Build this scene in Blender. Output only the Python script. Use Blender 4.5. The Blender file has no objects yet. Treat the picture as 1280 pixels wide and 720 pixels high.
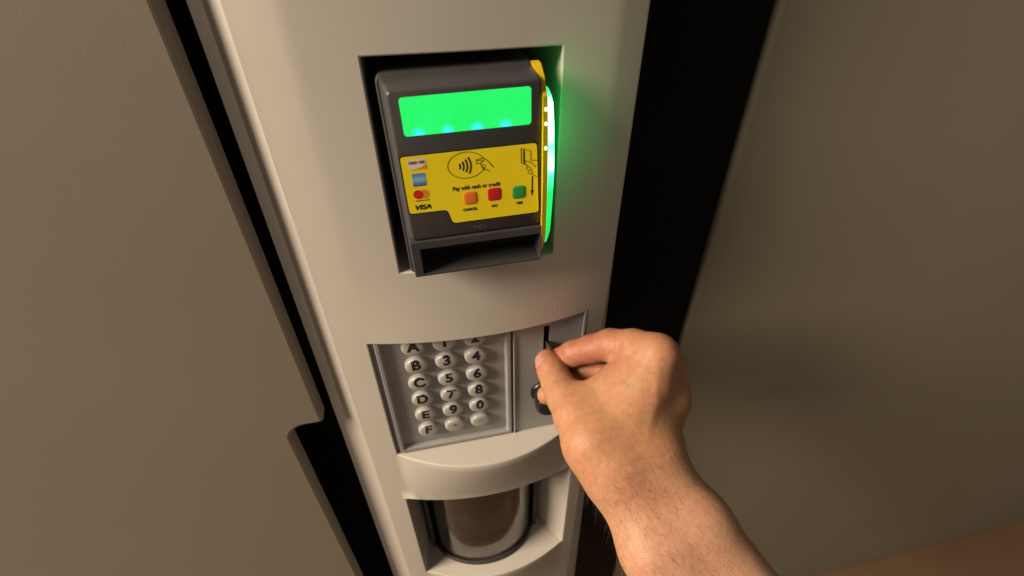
import bpy, bmesh, math, random
import numpy as np
from mathutils import Vector, Matrix

random.seed(7); np.random.seed(7)
SC = bpy.context.scene
COL = SC.collection
MM = 0.001

# ------------------------------------------------------------------ camera
CAM_R = np.array([[0.97734646, 0.13631278, -0.16190345],
                  [-0.21148698, 0.59937861, -0.77202237],
                  [-0.00819505, 0.7887738, 0.61462894]])
CAM_P = np.array([0.0, -0.2807825, 0.0])
FPX = 600.0
cd = bpy.data.cameras.new('camera')
cam = bpy.data.objects.new('camera', cd); COL.objects.link(cam)
cd.sensor_width = 36.0; cd.lens = 36.0 * FPX / 1280.0
cd.clip_start = 0.01; cd.clip_end = 100.0
m4 = Matrix.Identity(4)
for i in range(3):
    for j in range(3):
        m4[i][j] = CAM_R[i][j]
    m4[i][3] = CAM_P[i]
cam.matrix_world = m4
cd.dof.use_dof = True; cd.dof.focus_distance = 0.33; cd.dof.aperture_fstop = 9.0
SC.camera = cam

# ------------------------------------------------------------------ world, lamps, exposure
w = bpy.data.worlds.new('World'); SC.world = w; w.use_nodes = True
w.node_tree.nodes['Background'].inputs[0].default_value = (1.0, 0.86, 0.68, 1)
w.node_tree.nodes['Background'].inputs[1].default_value = 0.16

def area(name, loc, target, size, power, color):
    l = bpy.data.lights.new(name, 'AREA'); l.shape = 'DISK'; l.size = size
    l.energy = power; l.color = color
    o = bpy.data.objects.new(name, l); COL.objects.link(o)
    o.location = loc
    o.rotation_euler = (Vector(target) - Vector(loc)).to_track_quat('-Z', 'Y').to_euler()
    return o
area('ceiling_lamp', (-2.25, -0.47, 1.15), (0.03, 0.0, -0.35), 1.3, 180, (1.0, 0.815, 0.60))
SC.view_settings.view_transform = 'Standard'; SC.view_settings.look = 'None'
SC.view_settings.exposure = 0.0; SC.view_settings.gamma = 1.0
SC.view_settings.use_curve_mapping = False

# ------------------------------------------------------------------ helpers
def P(px, py, d):
    """photo pixel + depth along the view axis -> world point"""
    return CAM_P + CAM_R @ np.array([(px - 640) / FPX, -(py - 360) / FPX, -1.0]) * d

def tag(o, label=None, cat=None, group=None, kind=None):
    if label: o['label'] = label
    if cat: o['category'] = cat
    if group: o['group'] = group
    if kind: o['kind'] = kind
    return o

def empty(name, loc=(0, 0, 0), rot=(0, 0, 0)):
    o = bpy.data.objects.new(name, None); COL.objects.link(o)
    o.location = loc; o.rotation_euler = rot; o.empty_display_size = 0.02
    return o

def link(name, me, mat=None, parent=None, smooth=None, bevel=None):
    o = bpy.data.objects.new(name, me); COL.objects.link(o)
    if mat is not None:
        for m in (mat if isinstance(mat, (list, tuple)) else [mat]): me.materials.append(m)
    if parent is not None: o.parent = parent
    if smooth is not None and len(me.polygons):
        me.polygons.foreach_set('use_smooth', [True] * len(me.polygons))
        if smooth < 180:
            try: me.set_sharp_from_angle(angle=math.radians(smooth))
            except Exception: pass
    if bevel:
        b = o.modifiers.new('bevel', 'BEVEL'); b.width = bevel; b.segments = 3
        b.limit_method = 'ANGLE'; b.angle_limit = math.radians(38); b.use_clamp_overlap = True
        b.harden_normals = False
    return o

def mesh(name, verts, faces):
    me = bpy.data.meshes.new(name)
    me.from_pydata([tuple(map(float, v)) for v in verts], [], faces)
    bm = bmesh.new(); bm.from_mesh(me)
    bmesh.ops.remove_doubles(bm, verts=bm.verts, dist=1e-6)
    bmesh.ops.recalc_face_normals(bm, faces=bm.faces)
    bm.to_mesh(me); bm.free()
    return me

def box_vf(x0, x1, y0, y1, z0, z1, base=0):
    v = [(x0, y0, z0), (x1, y0, z0), (x1, y1, z0), (x0, y1, z0), (x0, y0, z1), (x1, y0, z1), (x1, y1, z1), (x0, y1, z1)]
    f = [(0, 3, 2, 1), (4, 5, 6, 7), (0, 1, 5, 4), (1, 2, 6, 5), (2, 3, 7, 6), (3, 0, 4, 7)]
    return v, [tuple(i + base for i in q) for q in f]

def prism(outline, w0, w1, name='prism'):
    """outline in (u, v) mm, extruded along w (towards the viewer, -Y) from w0 to w1"""
    n = len(outline)
    v = [(u * MM, -w0 * MM, z * MM) for u, z in outline] + [(u * MM, -w1 * MM, z * MM) for u, z in outline]
    f = [tuple(range(n)), tuple(range(2 * n - 1, n - 1, -1))]
    f += [(i, (i + 1) % n, (i + 1) % n + n, i + n) for i in range(n)]
    return mesh(name, v, f)

def rrect(u0, u1, v0, v1, r, n=5):
    pts = []
    for cx, cy, a0 in ((u1 - r, v1 - r, 0), (u0 + r, v1 - r, 90), (u0 + r, v0 + r, 180), (u1 - r, v0 + r, 270)):
        for k in range(n + 1):
            a = math.radians(a0 + 90 * k / n)
            pts.append((cx + r * math.cos(a), cy + r * math.sin(a)))
    return pts

def round_poly(pts, rads, n=5):
    out = []
    m = len(pts)
    for i in range(m):
        p0, p1, p2 = (Vector(pts[(i - 1) % m]), Vector(pts[i]), Vector(pts[(i + 1) % m]))
        r = rads[i]
        d0 = (p0 - p1).normalized(); d1 = (p2 - p1).normalized()
        a, b = p1 + d0 * r, p1 + d1 * r
        for k in range(n + 1):
            t = k / n
            q = a * (1 - t) ** 2 + p1 * 2 * t * (1 - t) + b * t * t
            out.append((q.x, q.y))
    return out

def loft(rings, cap0=True, cap1=True, name='loft'):
    n = len(rings[0]); v = []; f = []
    for r in rings: v += r
    for k in range(len(rings) - 1):
        for i in range(n):
            j = (i + 1) % n
            f.append((k * n + i, k * n + j, (k + 1) * n + j, (k + 1) * n + i))
    if cap0: f.append(tuple(range(n)))
    if cap1: f.append(tuple((len(rings) - 1) * n + i for i in range(n)))
    return mesh(name, v, f)

def stroke(pts, width, w, name='stroke', closed=False):
    """flat printed line through (u, v) mm points at height w"""
    v = []; f = []
    n = len(pts)
    for i, p in enumerate(pts):
        a = pts[(i - 1) % n] if (closed or i > 0) else p
        b = pts[(i + 1) % n] if (closed or i < n - 1) else p
        d = Vector((b[0] - a[0], b[1] - a[1]))
        if d.length == 0: d = Vector((1, 0))
        d.normalize()
        wd = width[i] if isinstance(width, (list, tuple)) else width
        nx, ny = -d.y * wd / 2, d.x * wd / 2
        v += [((p[0] + nx) * MM, -w * MM, (p[1] + ny) * MM), ((p[0] - nx) * MM, -w * MM, (p[1] - ny) * MM)]
    for i in range(n if closed else n - 1):
        j = (i + 1) % n
        f.append((2 * i, 2 * i + 1, 2 * j + 1, 2 * j))
    return v, f

def strokes_mesh(lines, w, name):
    V = []; F = []
    for pts, width, closed in lines:
        v, f = stroke(pts, width, w, closed=closed)
        F += [tuple(i + len(V) for i in q) for q in f]; V += v
    me = bpy.data.meshes.new(name); me.from_pydata(V, [], F)
    return me

def text_mesh(s, size, bold=0.0, shear=0.0, xscale=1.0, width=None, extrude=0.0):
    """text as mesh in its local x,y plane, centred at the origin; metres. width fits the total width"""
    c = bpy.data.curves.new('lettering', 'FONT'); c.body = s; c.size = size
    c.align_x = 'LEFT'; c.offset = bold; c.shear = shear; c.extrude = extrude; c.resolution_u = 4
    o = bpy.data.objects.new('tmp_text', c); COL.objects.link(o)
    dg = bpy.context.evaluated_depsgraph_get(); dg.update()
    me = bpy.data.meshes.new_from_object(o.evaluated_get(dg))
    bpy.data.objects.remove(o); bpy.data.curves.remove(c)
    me.materials.clear()
    co = np.array([v.co[:] for v in me.vertices])
    lo, hi = co.min(0), co.max(0)
    co[:, :2] -= ((lo + hi) / 2)[:2]
    if width: co[:, 0] *= width / (hi[0] - lo[0])
    else: co[:, 0] *= xscale
    for v, q in zip(me.vertices, co): v.co = q
    return me

def text_flat(s, size, u, v, w, **k):
    """lettering lying on the reader face"""
    me = text_mesh(s, size * MM, **k)
    for q in me.vertices:
        q.co = (u * MM + q.co.x, -w * MM - q.co.z, v * MM + q.co.y)
    return me

# ------------------------------------------------------------------ materials
def srgb(r, g, b):
    f = lambda c: (c / 255 / 12.92) if c / 255 <= 0.04045 else ((c / 255 + 0.055) / 1.055) ** 2.4
    return (f(r), f(g), f(b), 1)

def material(name, col, rough=0.5, metal=0.0, spec=0.5, bump=0.0, bscale=900, var=0.06, vscale=18, coat=0.0, rvar=0.08):
    m = bpy.data.materials.new(name); m.use_nodes = True
    nt = m.node_tree; N = nt.nodes; L = nt.links; b = N['Principled BSDF']
    b.inputs['Metallic'].default_value = metal
    b.inputs['Specular IOR Level'].default_value = spec
    b.inputs['Coat Weight'].default_value = coat
    tc = N.new('ShaderNodeTexCoord')
    n1 = N.new('ShaderNodeTexNoise'); n1.inputs['Scale'].default_value = vscale; n1.inputs['Detail'].default_value = 6
    L.new(tc.outputs['Object'], n1.inputs['Vector'])
    mx = N.new('ShaderNodeMix'); mx.data_type = 'RGBA'
    mx.inputs[6].default_value = tuple(c * (1 - var) for c in col[:3]) + (1,)
    mx.inputs[7].default_value = tuple(min(1, c * (1 + var)) for c in col[:3]) + (1,)
    L.new(n1.outputs['Fac'], mx.inputs[0]); L.new(mx.outputs[2], b.inputs['Base Color'])
    mr = N.new('ShaderNodeMapRange'); mr.inputs[1].default_value = 0.3; mr.inputs[2].default_value = 0.7
    mr.inputs[3].default_value = max(0.02, rough - rvar); mr.inputs[4].default_value = min(1, rough + rvar)
    n3 = N.new('ShaderNodeTexNoise'); n3.inputs['Scale'].default_value = vscale * 3; n3.inputs['Detail'].default_value = 8
    L.new(tc.outputs['Object'], n3.inputs['Vector'])
    L.new(n3.outputs['Fac'], mr.inputs[0]); L.new(mr.outputs[0], b.inputs['Roughness'])
    if bump:
        n2 = N.new('ShaderNodeTexNoise'); n2.inputs['Scale'].default_value = bscale; n2.inputs['Detail'].default_value = 3
        L.new(tc.outputs['Object'], n2.inputs['Vector'])
        bp = N.new('ShaderNodeBump'); bp.inputs['Strength'].default_value = bump; bp.inputs['Distance'].default_value = 0.0004
        L.new(n2.outputs['Fac'], bp.inputs['Height']); L.new(bp.outputs[0], b.inputs['Normal'])
    return m

def emitter(name, col, strength):
    m = bpy.data.materials.new(name); m.use_nodes = True
    b = m.node_tree.nodes['Principled BSDF']
    b.inputs['Base Color'].default_value = (0.02, 0.02, 0.02, 1)
    b.inputs['Emission Color'].default_value = col
    b.inputs['Emission Strength'].default_value = strength
    return m

M_COL = material('grey_beige_plastic', (0.465, 0.437, 0.400, 1), 0.48, bump=0.12, bscale=1400, var=0.05, vscale=9)
M_PANEL = material('keypad_grey_plastic', (0.295, 0.295, 0.300, 1), 0.42, bump=0.10, bscale=1600, var=0.04)
M_BTN = material('button_grey_plastic', (0.37, 0.368, 0.368, 1), 0.32, bump=0.05, var=0.05, vscale=60)
M_INK = material('black_print', (0.012, 0.012, 0.013, 1), 0.5, var=0.2)
M_CAB = material('taupe_paint', (0.225, 0.193, 0.160, 1), 0.55, bump=0.10, bscale=500, var=0.10, vscale=3)
M_WALL = material('dark_taupe_wall', (0.245, 0.218, 0.165, 1), 0.6, bump=0.10, bscale=400, var=0.10, vscale=3)
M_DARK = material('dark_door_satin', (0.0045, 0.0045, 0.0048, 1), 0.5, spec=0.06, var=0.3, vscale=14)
M_VOID = material('black_interior', (0.006, 0.006, 0.006, 1), 0.8)
M_READ = material('charcoal_plastic', (0.040, 0.040, 0.043, 1), 0.42, bump=0.10, bscale=2200, var=0.08, vscale=30)
M_YEL = material('yellow_label', (0.90, 0.74, 0.008, 1), 0.35, var=0.05, vscale=40)
M_YPL = material('yellow_plastic', (0.90, 0.60, 0.012, 1), 0.35, var=0.08, vscale=80)
M_YPL.node_tree.nodes['Principled BSDF'].inputs['Transmission Weight'].default_value = 0.35
M_BLK = material('black_knob_plastic', (0.012, 0.012, 0.012, 1), 0.36, spec=0.4)
M_RUB = material('dark_gasket', (0.03, 0.028, 0.026, 1), 0.6)

# ------------------------------------------------------------------ the setting
def solid(name, outline_xz, y0, y1, mat, parent=None, bevel=0.002):
    n = len(outline_xz)
    v = [(x, y0, z) for x, z in outline_xz] + [(x, y1, z) for x, z in outline_xz]
    f = [tuple(range(n)), tuple(range(2 * n - 1, n - 1, -1))] + [(i, (i + 1) % n, (i + 1) % n + n, i + n) for i in range(n)]
    return link(name, mesh(name, v, f), mat, parent, bevel=bevel)

FLOOR_Z = -1.32
M_FLOOR = material('brown_floor', (0.16, 0.095, 0.055, 1), 0.5, var=0.2, vscale=5)
fl = solid('floor', [(-2.5, FLOOR_Z - 0.05), (3.5, FLOOR_Z - 0.05), (3.5, FLOOR_Z), (-2.5, FLOOR_Z)], -1.6, 0.9, M_FLOOR, bevel=None)
tag(fl, 'brown floor under the vending machine', 'floor', kind='structure')
wl = solid('wall', [(0.264, FLOOR_Z), (3.2, FLOOR_Z), (3.2, 0.9), (0.264, 0.9)], 0.056, 0.20, M_WALL, bevel=0.004)
tag(wl, 'plain taupe painted wall beside the dark door', 'wall', kind='structure')

# ------------------------------------------------------------------ the vending machine
VM = empty('vending_machine', (0.034, 0.05, FLOOR_Z))
tag(VM, 'grey beige vending machine column with keypad, coin slot and coin return', 'vending machine')
VMI = Matrix.Translation(-Vector(VM.location))
def vpart(name, me, mat, **k):
    me.transform(VMI)
    return link(name, me, mat, VM, **k)

XC = 0.034
ZB = [(0.30, 3), (-0.05, 4), (-0.20, 7.5), (-0.2585, 11), (-0.4055, 28.5), (-0.4085, 29.6), (-0.415, 29.3), (-0.486, 14), (-0.668, 22), (-0.671, 23), (-0.68, 22.6), (-0.76, 11), (-1.32, 10)]
def bulge(z):
    for (z0, b0), (z1, b1) in zip(ZB, ZB[1:]):
        if z0 >= z >= z1:
            t = (z0 - z) / (z0 - z1); return (b0 + (b1 - b0) * t) * MM
    return 0.01
def front_y(x, z):
    s = (x - XC) / 0.088
    if abs(s) > 1: return 0.009 * (s * s - 1)
    return -bulge(z) * (1 - s * s)

OPEN = dict(x0=-0.0205, x1=0.0885, z0=-0.0575, z1=-0.1935)
BAY = dict(x0=-0.0545, x1=0.1225, z0=-0.2590, z1=-0.4055)
POC = dict(x0=-0.0575, x1=0.1245, z0=-0.4870, z1=-0.6680)

def column_mesh():
    xs = set([-0.0800, -0.0790, 0.1400, 0.1390])
    for a in (OPEN, BAY, POC): xs |= {a['x0'], a['x1']}
    xs = sorted(xs)
    full = []
    for a, b in zip(xs, xs[1:]):
        n = max(1, int(round((b - a) / 0.0045)))
        full += [a + (b - a) * k / n for k in range(n)]
    xs = full + [xs[-1]]
    zs = {0.30, -1.319}
    for a in (OPEN, BAY, POC): zs |= {a['z0'], a['z1']}
    zs |= {z for z, _ in ZB if z > -1.32} - {-0.2585}
    zs = sorted(zs, reverse=True)
    full = []
    for a, b in zip(zs, zs[1:]):
        n = max(1, int(round((a - b) / 0.02)))
        full += [a + (b - a) * k / n for k in range(n)]
    zs = full + [zs[-1]]
    V = []; idx = {}
    def vert(p):
        V.append(p); return len(V) - 1
    for j, z in enumerate(zs):
        for i, x in enumerate(xs):
            idx[i, j] = vert((x, front_y(x, z), z))
    F = []
    holes = []
    for a in (OPEN, BAY, POC):
        i0 = min(range(len(xs)), key=lambda i: abs(xs[i] - a['x0'])); i1 = min(range(len(xs)), key=lambda i: abs(xs[i] - a['x1']))
        j0 = min(range(len(zs)), key=lambda j: abs(zs[j] - a['z0'])); j1 = min(range(len(zs)), key=lambda j: abs(zs[j] - a['z1']))
        holes.append((i0, i1, j0, j1))
    for j in range(len(zs) - 1):
        for i in range(len(xs) - 1):
            if any(i0 <= i < i1 and j0 <= j < j1 for i0, i1, j0, j1 in holes): continue
            F.append((idx[i, j], idx[i, j + 1], idx[i + 1, j + 1], idx[i + 1, j]))
    # walls inside the openings
    for h, (i0, i1, j0, j1) in enumerate(holes):
        depth = (0.075, 0.0090, 0.047)[h]
        def back(i, j):
            x, z = xs[i], zs[j]
            if h == 2:
                tx = (x - xs[i0]) / (xs[i1] - xs[i0])
                x = -0.048 + tx * (0.098 + 0.048)
            return (x, depth, z)
        ring = [(i, j0) for i in range(i0, i1)] + [(i1, j) for j in range(j0, j1)] + [(i, j1) for i in range(i1, i0, -1)] + [(i0, j) for j in range(j1, j0, -1)]
        bi = {q: vert(back(*q)) for q in ring}
        n = len(ring)
        for k in range(n):
            a, b = ring[k], ring[(k + 1) % n]
            F.append((idx[a], idx[b], bi[b], bi[a]))
    # splayed flanges left and right, then back to the cabinet
    n = len(zs)
    for i, sgn in ((0, -1), (len(xs) - 1, 1)):
        e1 = []; e2 = []; e3 = []
        for j, z in enumerate(zs):
            t = min(1, max(0, (-0.04 - z) / 0.83))
            if sgn < 0: xe = -0.1025 - 0.006 * t; ye = 0.031
            else: xe = 0.1468 + 0.0175 * t; ye = 0.025
            e1.append(vert((xe, ye, z))); e2.append(vert((xe + sgn * 0.0012, ye + 0.003, z))); e3.append(vert((xe + sgn * 0.0005, 0.07, z)))
        for j in range(n - 1):
            a, b = idx[i, j], idx[i, j + 1]
            F += [(a, b, e1[j + 1], e1[j]), (e1[j], e1[j + 1], e2[j + 1], e2[j]), (e2[j], e2[j + 1], e3[j + 1], e3[j])]
    return mesh('column', V, F)
colo = vpart('column_front', column_mesh(), M_COL, smooth=32, bevel=0.0011)

V = []; F = []; rg = random.Random(11)
for _ in range(50):
    x = 0.094 + rg.gauss(0, 0.008); z = -0.236 + rg.gauss(0, 0.013)
    if z < -0.255: continue
    r = rg.uniform(0.00012, 0.0004); y = front_y(x, z)
    k0 = len(V)
    V += [(x + r * math.cos(1.047 * q), y - 0.00002, z + 1.6 * r * math.sin(1.047 * q)) for q in range(6)] + [(x, y - 0.00022, z)]
    F += [(k0 + q, k0 + (q + 1) % 6, k0 + 6) for q in range(6)]
sc_ = mesh('scuff_marks', V, F); sc_.transform(VMI)
tag(link('scuff_marks', sc_, material('dried_specks', (0.66, 0.61, 0.55, 1), 0.3), colo), kind='stuff')

# dark shell inside the openings, doors and cabinet panels
def vsolid(name, outline, y0, y1, mat, bevel=0.002):
    n = len(outline)
    v = [(x, y0, z) for x, z in outline] + [(x, y1, z) for x, z in outline]
    f = [tuple(range(n)), tuple(range(2 * n - 1, n - 1, -1))] + [(i, (i + 1) % n, (i + 1) % n + n, i + n) for i in range(n)]
    return vpart(name, mesh(name, v, f), mat, bevel=bevel)
vsolid('reader_bay_back', [(-0.04, -0.205), (0.105, -0.205), (0.105, -0.045), (-0.04, -0.045)], 0.0752, 0.085, M_VOID)
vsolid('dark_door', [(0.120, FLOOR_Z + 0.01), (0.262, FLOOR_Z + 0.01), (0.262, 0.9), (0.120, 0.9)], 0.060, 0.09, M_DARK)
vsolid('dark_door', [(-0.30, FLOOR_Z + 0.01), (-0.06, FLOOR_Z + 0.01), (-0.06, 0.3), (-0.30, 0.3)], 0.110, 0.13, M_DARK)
vsolid('cabinet_panel', [(-1.2, FLOOR_Z + 0.01), (-0.1385, FLOOR_Z + 0.01)] + [(-0.1385 + 0.016 * (1 - math.cos(a)), -0.361 + 0.016 * math.sin(a)) for a in [math.pi / 2 * k / 8 for k in range(9)]] + [(-0.1075, -0.345), (-0.1075, 0.9), (-1.2, 0.9)], 0.004, 0.020, M_CAB, bevel=0.003)
vsolid('cabinet_top', [(-0.1043, 0.301), (0.16, 0.301), (0.16, 0.9), (-0.1043, 0.9)], 0.03, 0.10, M_CAB)

# small blue lit lamp in the dark gap
M_BLUE = emitter('blue_light', (0.10, 0.22, 1.0, 1), 2.2)
BLX, BLZ = -0.1985, -0.866
ring = lambda r, y: [(BLX + r * math.cos(a), y, BLZ + 1.6 * r * math.sin(a)) for a in [2 * math.pi * k / 20 for k in range(20)]]
vpart('indicator_light', loft([ring(0.0085, 0.112), ring(0.0085, 0.108), ring(0.007, 0.1065), ring(0.004, 0.106)]), M_BLUE, smooth=50)

# ---- keypad
def vframe(name, x0, x1, z0, z1, t, y0, y1, mat, slope=0.0016):
    """raised rim: outer rect, flat crown, inner sloping side"""
    def rect(d, y): return [(x0 + d, y, z0 + d), (x1 - d, y, z0 + d), (x1 - d, y, z1 - d), (x0 + d, y, z1 - d)]
    rings = [rect(0, y1), rect(0, y0), rect(t - slope, y0), rect(t, y1)]
    return loft(rings, False, False, name)
KP = vpart('keypad', mesh('keypad', *box_vf(-0.0535, 0.0592, 0.0042, 0.0088, -0.4052, -0.2560)), M_PANEL)
def kchild(name, me, mat, **k):
    me.transform(VMI)
    return link(name, me, mat, KP, **k)
kchild('rim', vframe('rim', -0.0505, 0.0572, -0.4035, -0.2450, 0.0050, -0.0004, 0.0041, M_PANEL), M_PANEL, smooth=30, bevel=0.0006)
BX = [-0.0214, 0.0034, 0.0276]; BZ = [-0.2700, -0.2910, -0.3122, -0.3333, -0.3546, -0.3768]
LEG = ['ABCDEF', '13579*', '24680-']
def button_mesh(ch):
    n = 28; prof = [(9.7, 4.6), (9.6, 2.6), (9.4, 0.9), (9.1, 0.1), (8.65, -0.45), (8.0, -0.8), (7.0, -1.05), (5.0, -1.3), (2.5, -1.42), (0.3, -1.45)]
    rings = [[(r * MM * math.cos(2 * math.pi * k / n), y * MM, 0.88 * r * MM * math.sin(2 * math.pi * k / n)) for k in range(n)] for r, y in prof]
    me = loft(rings, False, True, 'button')
    me.materials.append(M_BTN); me.materials.append(M_INK)
    if ch == '-': 
        v, f = [], []
        for q in range(-1, 2):
            vv, ff = box_vf(q * 0.0014 - 0.0005, q * 0.0014 + 0.0005, 0, 0.0002, 0.0008, 0.0016, len(v)); v += vv; f += ff
        t = bpy.data.meshes.new('t'); t.from_pydata([(a, c, 0) for a, b, c in v[:0]] + [(a, c, b) for a, b, c in v], [], f)
    elif ch == '*': t = text_mesh('*', 0.0085, bold=0.0003)
    else: t = text_mesh(ch, 0.0140, bold=0.00062, xscale=0.96)
    bm = bmesh.new(); bm.from_mesh(me)
    nb = len(bm.faces)
    # finely cut the lettering so it follows the dome
    tb = bmesh.new(); tb.from_mesh(t); bmesh.ops.triangulate(tb, faces=tb.faces)
    bmesh.ops.subdivide_edges(tb, edges=tb.edges, cuts=2, use_grid_fill=True)
    off = 0.0026 if ch not in '*-' else 0.0014
    mp = {}
    for v in tb.verts:
        x, z = v.co.x, v.co.y + off
        r = math.hypot(x, z / 0.88) / MM
        
        pr = sorted([(a, b) for a, b in prof[3:]], key=lambda q: q[0])
        y = -1.45
        for (r0, y0), (r1, y1) in zip(pr, pr[1:]):
            if r0 <= r <= r1: y = y0 + (y1 - y0) * (r - r0) / (r1 - r0)
        mp[v] = bm.verts.new((x, (y - 0.10) * MM, z))
    for fa in tb.faces:
        try:
            nf = bm.faces.new([mp[v] for v in fa.verts]); nf.material_index = 1
        except ValueError: pass
    bm.normal_update()
    for fa in bm.faces:
        if fa.material_index == 1 and fa.normal.y > 0: fa.normal_flip()
    for fa in bm.faces: fa.smooth = True
    bm.to_mesh(me); bm.free(); tb.free()
    return me
for ci, bx in enumerate(BX):
    for ri, bz in enumerate(BZ):
        ch = LEG[ci][ri]
        b = bpy.data.objects.new('button', button_mesh(ch)); COL.objects.link(b); b.parent = KP
        b.location = Vector((bx + random.uniform(-.0002, .0002), 0.0, bz)) - Vector(VM.location)
        b.rotation_euler = (random.uniform(-.02, .02), random.uniform(-.04, .04), random.uniform(-.02, .02))
        b['label'] = 'round grey key marked ' + (ch if ch not in '*-' else ('with a star' if ch == '*' else 'with small dashes'))

# ---- coin plate with slot
def plate_with_slot():
    x0, x1, z0, z1 = 0.0612, 0.1195, -0.4050, -0.2450
    sx0, sx1, sz0, sz1 = 0.0860, 0.0908, -0.3000, -0.2695
    y, yb = 0.0012, 0.020
    V = [(x0, y, z0), (x1, y, z0), (x1, y, z1), (x0, y, z1), (sx0, y, sz0), (sx1, y, sz0), (sx1, y, sz1), (sx0, y, sz1),
         (sx0, yb, sz0), (sx1, yb, sz0), (sx1, yb, sz1), (sx0, yb, sz1), (x0, 0.0088, z0), (x1, 0.0088, z0), (x1, 0.0088, z1), (x0, 0.0088, z1)]
    F = [(0, 1, 5, 4), (1, 2, 6, 5), (2, 3, 7, 6), (3, 0, 4, 7), (4, 5, 9, 8), (5, 6, 10, 9), (6, 7, 11, 10), (7, 4, 8, 11), (8, 9, 10, 11),
         (0, 12, 13, 1), (1, 13, 14, 2), (2, 14, 15, 3), (3, 15, 12, 0)]
    return V, F
cp = vpart('coin_plate', mesh('coin_plate', *plate_with_slot()), M_PANEL, bevel=0.0004)
def cchild(name, me, mat, **k):
    me.transform(VMI); return link(name, me, mat, cp, **k)
def slotliner():
    x0, x1, z0, z1, ya, yb = 0.0862, 0.0906, -0.2998, -0.2697, 0.0016, 0.0196
    V = [(x, y, z) for y in (ya, yb) for x, z in ((x0, z0), (x1, z0), (x1, z1), (x0, z1))]
    return V, [(0, 1, 5, 4), (1, 2, 6, 5), (2, 3, 7, 6), (3, 0, 4, 7), (4, 5, 6, 7)]
cchild('coin_slot', mesh('coin_slot', *slotliner()), M_VOID)
vpart('divider_ridge', mesh('divider_ridge', *box_vf(0.0594, 0.0610, -0.0006, 0.0088, -0.4050, -0.2450)), M_PANEL, bevel=0.0005)
vpart('divider_ridge', mesh('divider_ridge', *box_vf(0.1197, 0.1222, -0.0004, 0.0088, -0.4050, -0.2560)), M_PANEL, bevel=0.0006)

# ---- coin return knob
def lathe(prof, centre, axis_tilt=0.0, n=32):
    rings = []
    for r, y in prof:
        rg = []
        for k in range(n):
            a = 2 * math.pi * k / n
            v = Vector((r * MM * math.cos(a), y * MM, r * MM * math.sin(a)))
            v.rotate(Matrix.Rotation(axis_tilt, 3, 'X'))
            rg.append(tuple(v + Vector(centre)))
        rings.append(rg)
    return loft(rings, True, True)
kc = (0.0885, 0.0012, -0.3500)
kn = vpart('coin_return_knob', lathe([(11.5, 0), (11.0, -4), (11.1, -8), (12.0, -13), (12.4, -17), (11.6, -20), (9.4, -21.6), (0.2, -22)], kc, 0.0), M_BLK, smooth=50)
me = lathe([(13.2, 0), (13.2, -2.0), (12.4, -3.2), (11.0, -3.5)], kc); me.transform(VMI)
link('collar', me, M_BLK, kn, smooth=40)

# ---- coin return pocket: back wall, smoked cup, gasket
vsolid('pocket_back', [(-0.06, -0.70), (0.12, -0.70), (0.12, -0.46), (-0.06, -0.46)], 0.0472, 0.055, material('dark_chute_plastic', (0.022, 0.020, 0.018, 1), 0.6))
def cup_pts(a, b, n=36): return [(0.0245 + a * math.cos(math.pi + math.pi * k / n), 0.0466 - b * math.sin(math.pi * k / n)) for k in range(n + 1)]
def cup_mesh():
    o = cup_pts(0.0655, 0.0500); i = cup_pts(0.0633, 0.0478)
    n = len(o); V = []; F = []
    zs = [-0.6665, -0.655, -0.62, -0.56, -0.50, -0.462]
    for z in zs:
        s = 1.0 if z > -0.65 else (0.985 if z < -0.66 else 0.995)
        for p in o: V.append((0.0245 + (p[0] - 0.0245) * s, 0.0466 + (p[1] - 0.0466) * s, z))
        for p in i: V.append((p[0], p[1], z))
    m = 2 * n
    for k in range(len(zs) - 1):
        for q in range(n - 1):
            F.append((k * m + q, k * m + q + 1, (k + 1) * m + q + 1, (k + 1) * m + q))
            F.append((k * m + n + q + 1, k * m + n + q, (k + 1) * m + n + q, (k + 1) * m + n + q + 1))
        F.append((k * m, (k + 1) * m, (k + 1) * m + n, k * m + n)); F.append((k * m + n - 1, k * m + m - 1, (k + 1) * m + m - 1, (k + 1) * m + n - 1))
    for q in range(n - 1):
        F.append((q, n + q, n + q + 1, q + 1)); e = (len(zs) - 1) * m
        F.append((e + q, e + q + 1, e + n + q + 1, e + n + q))
    return mesh('cup', V, F)
M_SMOKE = bpy.data.materials.new('smoked_plastic'); M_SMOKE.use_nodes = True
b = M_SMOKE.node_tree.nodes['Principled BSDF']
b.inputs['Base Color'].default_value = (0.62, 0.58, 0.545, 1); b.inputs['Roughness'].default_value = 0.08
b.inputs['Transmission Weight'].default_value = 1.0; b.inputs['IOR'].default_value = 1.4
cup = vpart('coin_cup', cup_mesh(), M_SMOKE, smooth=40)
def tube_vf(path, r, n=8):
    V = []; F = []
    path = [Vector(p) for p in path]
    for k, p in enumerate(path):
        d = (path[min(k + 1, len(path) - 1)] - path[max(k - 1, 0)]).normalized()
        u = d.orthogonal().normalized() if abs(d.z) > 0.9 else d.cross(Vector((0, 0, 1))).normalized()
        q = d.cross(u)
        for i in range(n):
            a = 2 * math.pi * i / n
            V.append(tuple(p + u * r * math.cos(a) + q * r * math.sin(a)))
    for k in range(len(path) - 1):
        for i in range(n):
            j = (i + 1) % n
            F.append((k * n + i, k * n + j, (k + 1) * n + j, (k + 1) * n + i))
    F.append(tuple(range(n))); F.append(tuple((len(path) - 1) * n + i for i in range(n)))
    return V, F
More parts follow.
